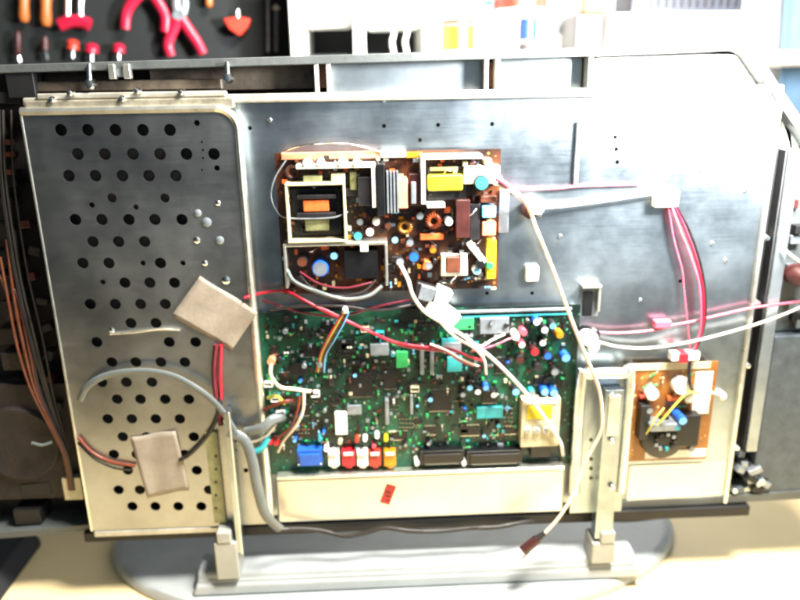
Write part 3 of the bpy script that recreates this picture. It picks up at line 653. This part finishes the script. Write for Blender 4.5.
# left bay looms
for k in range(7):
    o=random.uniform(-9,7); W([(8+o,230+k*9,.0),(16+o,300,-.002),(26+o,350,-.003),(36+o*.6,390,-.004),(52+o*.4,425,-.006),(66+o*.3,455,-.006),(72+o*.3,490,-.004)],random.uniform(.0012,.002),random.choice(['wor','dkred','brown','wbrown','wblk','brown']))
for k in range(5):
    o=random.uniform(-9,9); W([(2+o,110,.0),(4+o,170,-.002),(10+o,220,-.002),(20+o,280,-.002),(34+o,340,-.004),(50+o*.5,400,-.004),(66+o*.3,450,-.004)],random.uniform(.0012,.0018),random.choice(['wbrown','dkred','wor','wblk','wbrown']))
for k in range(8):
    y=220+k*26; x=20+k*4.5+random.uniform(-6,6); r=rect(x,y,x+random.uniform(6,12),y+random.uniform(6,10),0)
    MB().box(r[0],r[1],-.003,.012,r[2],r[3],random.choice(['dkred','shelld','shelld','dkred']),random.uniform(-.4,.4)).build('clip',tv,.0008)
W([(32,443,-.006),(42,445,-.008),(52,442,-.006)],.0018,'wgrey')
W([(783,248,-.010),(792,256,-.014),(806,266,-.012)],.0016,'wwhite'); 

# ================================================================== brackets and stand (parts of the television)
def bracket(xl,xm,xr,yt,yb,slots):
    s=MB(); a=rect(xl,yt,xr,yb,-.020)
    rr=.014; s.prism([(a[0],a[2]),(a[1],a[2])]+[(a[1]-rr+rr*math.cos(t*math.pi/12),a[3]-rr+rr*math.sin(t*math.pi/12)) for t in range(7)]+[(a[0]+rr-rr*math.sin(t*math.pi/12),a[3]-rr+rr*math.cos(t*math.pi/12)) for t in range(7)],-.0200,-.0185,'plate')
    s.tube([(a[0]+.004,-.021,a[2]+.03),(a[0]+.004,-.021,a[3]-.012),(a[0]+.014,-.022,a[3]-.003),(a[1]-.014,-.022,a[3]-.003),(a[1]-.004,-.021,a[3]-.012),(a[1]-.004,-.021,a[2]+.03)],.0068,'bright',12,.9,6)
    return s,a
zb=on(610,538,-.036).z
s,a=bracket(574,600,627,371,512,1)
c0=on(603,430,-.036).x; c1=on(621,430,-.036).x
s.box(c0,c1,-.036,-.0202,zb,a[3]-.018,'plate'); s.box(c0+.004,c1-.004,-.0385,-.0362,a[3]-.075,a[3]-.024,'bright')
bo=s.build('stand_bracket',tv,.0025,label='right pressed steel stand bracket shaped like an inverted u')
for k in range(5):
    p=on(591,440+k*9.5,-.0202); MB().cyl((p.x,-.0204,p.z),(0,-1,0),.0022,.0004,'black',12).build('hole',bo)
for k in range(3):
    p=on(612,395+k*46,-.0388); MB().lathe(p,(0,-1,0),[(0,.003),(.002,.0026),(.0035,.001),(.0035,0)],'chrome').build('screw',bo)
s=MB(); a=rect(210,432,222,522,-.021); s.box(a[0],a[1],-.0235,-.0195,a[2],a[3],'olive')
c0=on(225,430,-.036).x; c1=on(230.5,430,-.036).x; zt=on(226,412,-.036).z
s.box(c0,c1,-.036,-.0202,zb,zt,'plate'); s.tube([(c1,-.037,zb),(c1,-.037,zt)],.0014,'bright',8,1,1)
bo2=s.build('stand_bracket',tv,.0015,label='narrow left stand bracket with an olive strip beside it')
for k in range(5):
    p=on(216,456+k*13,-.0236); MB().cyl((p.x,-.0237,p.z),(0,-1,0),.0018,.0004,'black',12).build('hole',bo2)
# sockets on the crossbar
BZ=.016                        # top of the stand's foot
yF=-.030
for x0,x1 in ((211,235),(596,620)):
    s=MB(); zt_low=on(415,566,-.03).z; a=rect(x0+5,534,x1-4,552,-.042); z_mid=on((x0+x1)/2,549,-.05).z; z_low=on((x0+x1)/2,572,-.055).z
    s.box(a[0],a[1],-.040,-.012,z_mid-.001,a[3],'standw')
    a=rect(x0,549,x1,572,-.055); s.box(a[0],a[1],-.039,-.006,zt_low-.002,z_mid,'standw')
    s.build('bracket_socket',tv,.0025)
# crossbar
xa_=on(192,585,yF).x; xb_=on(641,570,yF).x
zt_=on(415,566,yF).z; z_b=BZ+.0005
s=MB(); 
prof=[(yF-.006,z_b),(yF-.004,zt_-.013),(yF+.003,zt_-.011),(yF+.005,zt_-.003),(yF+.012,zt_),(-.004,zt_+.001),(.016,zt_-.002),(.022,z_b)]
vs=[(xa_,y,z) for y,z in prof]+[(xb_,y,z) for y,z in prof]; n=len(prof)
vs=[(xa_+(.006 if (z>z_b+.01) else 0),y,z) for y,z in prof]+[(xb_-(.006 if z>z_b+.01 else 0),y,z) for y,z in prof]
s.add(vs,[tuple(range(n))[::-1],tuple(range(n,2*n))]+[(i,(i+1)%n,n+(i+1)%n,n+i) for i in range(n)],'stand')
s.build('stand_crossbar',tv,.004,label='long grey plastic bar the brackets plug into')
# oval foot
L1,R1=tab(116,540,BZ),tab(694,538,BZ); L2,R2=tab(135,575,BZ),tab(672,565,BZ); L3,R3=tab(159,600,BZ),tab(635,600,BZ)
print('FOOT',[tuple(round(c,3) for c in v) for v in (L1,L2,L3,R1,R2,R3)])
cxf=-.022; AX,AY,cyf=.40,.19,.10
s=MB(); k=72; rings=[]
for rr,z in ((1,0.0015),(1.0,.008),(.985,.0145),(.96,BZ),(.955,BZ)): rings.append([(cxf+AX*rr*math.cos(2*math.pi*i/k), cyf+AY*rr*math.sin(2*math.pi*i/k), z) for i in range(k)])
vs=[v for R_ in rings for v in R_]
fs=[(a*k+i,a*k+(i+1)%k,(a+1)*k+(i+1)%k,(a+1)*k+i) for a in range(4) for i in range(k)]
s.add(vs,fs,'stand',True); s.add(vs,[tuple(range(4*k,5*k)),tuple(range(k))[::-1]],'stand'); s.build('stand_foot',tv,label='wide oval grey stand foot')

# ================================================================== loose cards
def card(pts,y,label,name='card'):
    P=[on(a,b_,y) for a,b_ in pts]; s=MB(); n=12; vs=[]; fs=[]
    for i in range(n+1):
        for j in range(n+1):
            u,v=i/n,j/n; p=(P[0]*(1-u)+P[1]*u)*(1-v)+(P[3]*(1-u)+P[2]*u)*v
            c=.003*max(0,u-.55)**2*4*max(0,1-v*1.5)+.003*max(0,.4-u)**2*6*v+.0006*math.sin(u*9+v*4)
            e_=.0012*math.sin(7*u+3)*(1 if j in(0,n) else 0)*.5
            vs.append((p.x,p.y-c,p.z+e_))
    for i in range(n):
        for j in range(n): a_=i*(n+1)+j; fs.append((a_,a_+n+1,a_+n+2,a_+1))
    s.add(vs,fs,'card',False); o=s.build(name,None,0,label=label,cat='card',group='grey cards stuck on the perforated cover')
    so=o.modifiers.new('thick','SOLIDIFY'); so.thickness=.0006; so.offset=0
    return o
card([(200,276),(258,312),(232,350),(172,315)],-.0196,'grey square card tilted like a diamond, upper of two on the perforated cover')
card([(130,437),(176,430),(189,490),(148,497)],-.0196,'grey upright oblong card, lower of two on the perforated cover near the bottom')

# ================================================================== bench, floor and wall
e1,e2=tab(42,545),tab(4,600)
d=(e2-e1).normalized(); eF=e1-d*.35; 
yfront=-.50; t=(yfront-e1.y)/d.y; eN=e1+d*t
s=MB(); x_l0=-1.15
poly=[(-1.15,yfront),(1.1,yfront),(1.1,.62),(x_l0,.62)]
vs=[(x,y,-.0) for x,y in poly]+[(x,y,-.035) for x,y in poly]
s.add(vs,[(0,1,2,3),(7,6,5,4)]+[(i,(i+1)%4,4+(i+1)%4,4+i) for i in range(4)],'table')
tb=empty('workbench',(0.2,0,-.8),label='pale wooden workbench under the television',cat='workbench')
o=s.build('bench_top',tb,.003)
for x,y in ((-1.05,-.38),(.98,-.42),(.98,.55),(-1.05,.55)):
    MB().box(x-.03,x+.03,y-.03,y+.03,-.8,-.0352,'table').build('leg',tb,.003)
MB().box(-3,3,-3,3,-.82,-.8,'darkcloth').build('floor',kind='structure')
MB().box(-1.6,2.4,.64,.66,-.8,2.0,'wall').build('wall',kind='structure')

A_=[tab(44,545),tab(24,572),tab(2,603),tab(-60,640),tab(-120,560),tab(-60,520),tab(20,520)]
vs=[(p.x,p.y,.0005) for p in A_]+[(p.x+(-.012),p.y,.028) for p in A_]; k=len(A_)
MB().add(vs,[tuple(range(k)),tuple(range(k,2*k))]+[(i,(i+1)%k,k+(i+1)%k,k+i) for i in range(k)],'darkcloth').build('folded_cloth',None,.006,label='dark blue folded cloth on the bench at the lower left corner',cat='cloth')
# ================================================================== things behind the television
def brect(x0,y0,x1,y1,Y): return rect(x0,y0,x1,y1,Y)
YS=.34
zs=on(400,57,YS).z
sh=MB(); a=brect(284,56,900,62,YS); sh.box(a[0],a[1]+.1,YS,.639,zs-.018,zs,'shelf'); sh.build('shelf_board',None,.002,label='white shelf board behind the television carrying bottles and boxes',cat='shelf')
a=brect(-80,-60,288,75,.46)
MB().box(a[0],a[1],.46,.475,-.0+.001,a[3]+.15,'peg').build('tool_board',None,.001,label='dark tool board hung with red handled tools behind the television',cat='tool board')
YT=.445
def tl(name,label,cat,build,group=None,loc=None):
    e=empty(name,loc,label=label,cat=cat,group=group); build(e); return e
def pliers(label,piv,Lh,Rh,m_,jaw):
    p=on(*piv,YT)
    def bd(e):
        for hh in (Lh,Rh): MB().tube([on(a,b_,YT-.004) for a,b_ in hh],(.009,.0075),m_,10,.7,6).build('handle',e)
        j=MB(); q=on(*jaw,YT); j.tube([p,(p+q)/2+Vector((-.007,0,0)),q],(.009,.004),'grey',8,.6,4); j.tube([p,(p+q)/2+Vector((.007,0,0)),q+Vector((.002,0,0))],(.009,.004),'grey',8,.6,4)
        j.cyl(p+Vector((0,-.008,0)),(0,1,0),.010,.012,'grey',16); j.build('jaws',e)
    tl('pliers',label,'pliers',bd,'pliers hung on the tool board',p)
pliers('red handled pliers hung with crossed legs at the middle of the tool board',(180,17),[(178,20),(172,32),(168,45),(171,56)],[(182,20),(190,32),(197,42),(203,54)],'hred',(180,-12))
pliers('crimson handled pliers arching at the top edge left of the crossed pair',(146,-14),[(141,-8),(131,4),(126,15),(125,29)],[(151,-8),(159,4),(165,16),(165,32)],'hred',(146,-45))
def driver(label,x,y0,y1,w,m_,shaft=None,name='screwdriver',cat='screwdriver'):
    p=on(x,(y0+y1)/2,YT)
    def bd(e):
        a,b_=on(x,y0,YT),on(x,y1,YT); L=(a-b_).length; s=MB()
        s.lathe(b_,(a-b_),[(0,0),(w*.7,.002),(w,L*.15),(w*.85,L*.45),(w,L*.7),(w*.6,L*.95),(0,L)],m_,14); s.build('handle',e)
        if shaft: 
            c=on(x+shaft[2],shaft[0],YT); d_=on(x+shaft[3],shaft[1],YT); MB().tube([c,d_],.0022,'chrome',8,1,1).build('shaft',e)
    tl(name,label,cat,bd,'hand tools hung on the tool board',p)
driver('orange tool handle, leftmost of the two at the upper left corner',24,-18,23,.0085,'hor',(-40,-17,0,0))
driver('orange tool handle with bent end, right of the leftmost one',46,-18,27,.009,'hor',(-40,-17,0,0))
driver('small pale orange handle tip hanging above the red wedge',209,-20,8,.006,'hor',(-40,-18,0,0))
driver('coral screwdriver handle directly below the wide red one',73,39,51,.010,'hcor',(51,58,0,0))
driver('dim red round handle right of the coral one',92,43,54,.011,'hred',(54,62,0,0))
driver('dim red round handle below the arching pliers',119,43,54,.010,'hred',(54,60,0,0))
driver('dark red slanting handle at the far left',18,30,56,.005,'dkred',(56,62,1,2))
driver('dark purple red handle below the bent orange one',45,36,52,.006,'dkred',(52,60,1,3))
def bd(e):
    s=MB(); a,c=on(60,25,YT),on(90,25,YT); s.tube([a,on(67,22,YT),on(75,21,YT),on(83,22,YT),c],.010,'hred',12,.7,4); s.build('grip',e)
    for x in (68,81): MB().tube([on(x,20,YT),on(x+1,-30,YT)],.004,'chrome',8,1,1).build('shaft',e)
tl('hand_clamp','wide red grip with two steel shafts rising from it','clamp',bd,None,on(75,25,YT))
def bd(e):
    P=[on(a,b_,YT) for a,b_ in ((223,19),(238,17),(252,19),(249,27),(240,37),(230,30))]; MB().prism([(p.x,p.z) for p in P],YT-.012,YT+.006,'hcor').build('body',e,.004)
    MB().tube([on(238,19,YT),on(238,10,YT)],.0016,'chrome',8,1,1).build('hook',e)
tl('scraper','coral red wedge shaped scraper at the right of the tool board','scraper',bd,None,on(238,27,YT))
for x,lab in ((268,'long thin steel rod hanging left at the right end of the tool board'),(276,'shorter pale steel rod with a round head at the end of the tool board')):
    s=MB(); s.tube([on(x,-20 if x<270 else 8,YT),on(x,52,YT)],.0022 if x<270 else .0028,'grey',8,1,1)
    if x>270: s.lathe(on(x,8,YT),(0,0,1),[(0,-.006),(.006,0),(.0,.006)],'white',12)
    s.build('steel_rod',None,label=lab,cat='rod',group='steel rods hung on the tool board')
# white rack with two dark openings
rk=empty('storage_rack',on(350,55,.40),label='white storage rack with two dark openings behind the television',cat='rack')
a=brect(286,-60,427,56,.36); b0=zs+.0005
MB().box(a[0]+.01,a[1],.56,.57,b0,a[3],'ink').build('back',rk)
for x0,x1 in ((288,301),(352,364),(423,437)):
    q=brect(x0,-60,x1,56,.36); MB().box(q[0],q[1],.36,.559,b0,a[3],'shelf').build('upright',rk,.002)
for (x0,x1,y0) in ((300.5,352.5,27),(363.5,424,29)):
    q=brect(x0,-60,x1,y0,.37); MB().box(q[0]-.001,q[1]+.001,.37,.44,q[2],q[3],'shelf').build('drawer_front',rk,.012)
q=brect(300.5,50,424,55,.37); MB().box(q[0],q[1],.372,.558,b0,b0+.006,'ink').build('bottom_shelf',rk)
for x,lab in ((393,'left'),(406,'right')):
    MB().tube([on(x-3,-30,.355),on(x-1,0,.355),on(x+1,30,.355),on(x-1,42,.355),on(x+1,54,.352)],.0035,'wwhite',8,1,5).build('cable',None,label='white cable hanging before the rack, %s of the pair'%lab,cat='cable',group='white cables hanging before the rack')
# bottles and cups
def bottle(label,x0,x1,y0,y1,mb,ml,lab,cat='bottle',name='bottle',Y=.40,capm='white',cut=.75):
    q=brect(x0,y0,x1,y1,Y); r_=(q[1]-q[0])/2; cx=(q[0]+q[1])/2; H_=q[3]-zs; c=Vector((cx,Y,zs+.0005))
    e=empty(name,c,label=label,cat=cat); 
    MB().lathe(c,(0,0,1),[(0,0),(r_*.94,0),(r_,.004),(r_,H_*cut),(r_*.5,H_*.9),(r_*.42,H_)],mb,28).build('body',e)
    MB().lathe(c+Vector((0,0,H_)),(0,0,1),[(r_*.48,-.004),(r_*.48,.02),(r_*.44,.024),(0,.024)],capm,20).build('cap',e)
    if ml:
        for m_,z0,z1 in ml: MB().lathe(c,(0,0,1),[(r_*1.0,H_*z0),(r_*1.012,H_*z0),(r_*1.012,H_*z1),(r_,H_*z1)],m_,28).build('bottle_label',e)
    return e
bottle('white bottle with a yellow and red label just right of the rack',442,475,-18,55,'shelf',[('lyel',.08,.42),('lcor',.425,.5)],1)
bottle('pale jar with teal and pink stripes behind the yellow labelled bottle',464,492,-25,55,'shelf',[('lteal',.62,.7),('lcor',.5,.56)],1,'jar','jar',.50)
bottle('small white pot with a blue band, between the jar and cartons',519,537,12,55,'shelf',[('lblue',.35,.85),('boxb',.1,.3)],1,'pot','pot',.40,cut=.9)
bottle('white canister with pink print at the top edge, in the middle of the shelf',494,546,-40,55,'shelf',[('lcor',.50,.62)],1,'canister','canister',.50,'red',.9)
bottle('plain white bottle between the blue banded pot and brown carton',546,570,-18,55,'shelf',[('silver',.3,.5)],1,'bottle','bottle',.48)
def crate(name,label,cat,px,Y,dep,m_,bev=.003,z0=None):
    q=brect(*px,Y); return MB().box(q[0],q[1],Y,Y+dep,(z0 if z0 is not None else q[2]),q[3],m_).build(name,None,bev,label=label,cat=cat)
crate('brown_carton','small grey brown carton at the left end of the long white box','carton',(575,13,606,56),.37,.08,'boxb',z0=zs+.0005)
q=brect(575,13,606,56,.37)
zc=q[3]+.0006; q2=brect(584,-20,608,12,.385); MB().box(q2[0],q2[1],.385,.43,zc,q2[3],'hor').build('orange_packet',None,.006,label='orange packet standing on the grey brown carton',cat='packet')
wb=empty('white_carton',on(675,50,.36),label='long white carton with faint pink print and a yellow ribbon mark',cat='carton')
q=brect(608,12,745,56,.35); MB().box(q[0],q[1],.35,.50,zs+.0005,q[3],'boxw').build('box_body',wb,.002)
wbz=q[3]
for k in range(7):
    g=brect(614+k*4,20,616.5+k*4,29 if k%2 else 32,.349); MB().box(g[0],g[1],.3490,.3498,g[2],g[3],'pinkink').build('print',wb)
g=[(719,20),(724,14),(727,22),(724,30),(729,37),(724,36),(721,31),(714,36),(720,27)]
P=[on(a_,b_,.349) for a_,b_ in g]; MB().prism([(p.x,p.z) for p in P],.3490,.3498,'olive').build('ribbon_mark',wb)
rd=empty('radio',on(690,5,.40),label='grey ribbed radio lying on the long white carton',cat='radio')
q=brect(632,-22,745,11,.37); MB().box(q[0],q[1],.37,.45,wbz+.0006,q[3],'grill').build('case',rd,.003)
for k in range(14):
    g=brect(636+k*7.7,-18,639+k*7.7,7,.366); MB().box(g[0],g[1],.366,.3698,g[2],g[3],'black').build('slat',rd,.0004)
bottle('narrow white bottle at the right end of the long carton',748,764,-25,50,'shelf',[('silver',.3,.6)],1,'bottle','bottle',.37)
s=MB(); q=brect(766,-80,900,200,.56); nx,nz=26,10; vs=[]; fs=[]
for i in range(nx+1):
    for j in range(nz+1):
        x=q[0]+(q[1]-q[0]+.2)*i/nx; z=q[2]-.2+(q[3]-q[2]+.4)*j/nz; vs.append((x+.05*(1-j/nz),.56+.012*math.sin(i*1.3)+.004*math.sin(j),z))
for i in range(nx):
    for j in range(nz): a_=i*(nz+1)+j; fs.append((a_,a_+nz+1,a_+nz+2,a_+1))
s.add(vs,fs,'cloth',True); cl=s.build('cloth',None,label='blue cloth hanging at the far right behind the television',cat='cloth'); so=cl.modifiers.new('thick','SOLIDIFY'); so.thickness=.003

# ================================================================== light
w=bpy.data.worlds.new('World'); S.world=w; w.use_nodes=True; N=w.node_tree.nodes; L=w.node_tree.links
bg=N['Background']; tc=N.new('ShaderNodeTexCoord'); sx=N.new('ShaderNodeSeparateXYZ'); L.new(tc.outputs['Generated'],sx.inputs[0])
r=N.new('ShaderNodeValToRGB'); mr=N.new('ShaderNodeMapRange'); L.new(sx.outputs['X'],mr.inputs['Value']); mr.inputs['From Min'].default_value=-1; mr.inputs['From Max'].default_value=1
L.new(mr.outputs['Result'],r.inputs['Fac']); e=r.color_ramp.elements
e[0].position=.25; e[0].color=(.018,.024,.03,1); e[1].position=.85; e[1].color=(.75,.88,.95,1)
m_=e.new(.46); m_.color=(.10,.135,.16,1)
L.new(r.outputs['Color'],bg.inputs['Color']); bg.inputs['Strength'].default_value=1.0
def area(name,loc,target,size,power,col):
    l=bpy.data.lights.new(name,'AREA'); l.energy=power; l.size=size; l.shape='DISK'; l.color=col
    o=bpy.data.objects.new(name,l); COL.objects.link(o); o.location=loc
    l.spread=math.radians(130 if name=='bench_lamp' else 180)
    o.rotation_euler=(Vector(target)-Vector(loc)).to_track_quat('-Z','Y').to_euler(); return o
area('bench_lamp',(.405,-.20,.70),(.33,0,.69),.12,31,(.96,.98,1))
area('ceiling_lamp',(.32,-.33,1.3),(.24,-.27,0),.32,80,(1,.95,.86))
S.view_settings.view_transform='Standard'; S.view_settings.look='None'; S.view_settings.exposure=0; S.view_settings.gamma=1
S.render.engine='CYCLES'; S.cycles.filter_width=2.2
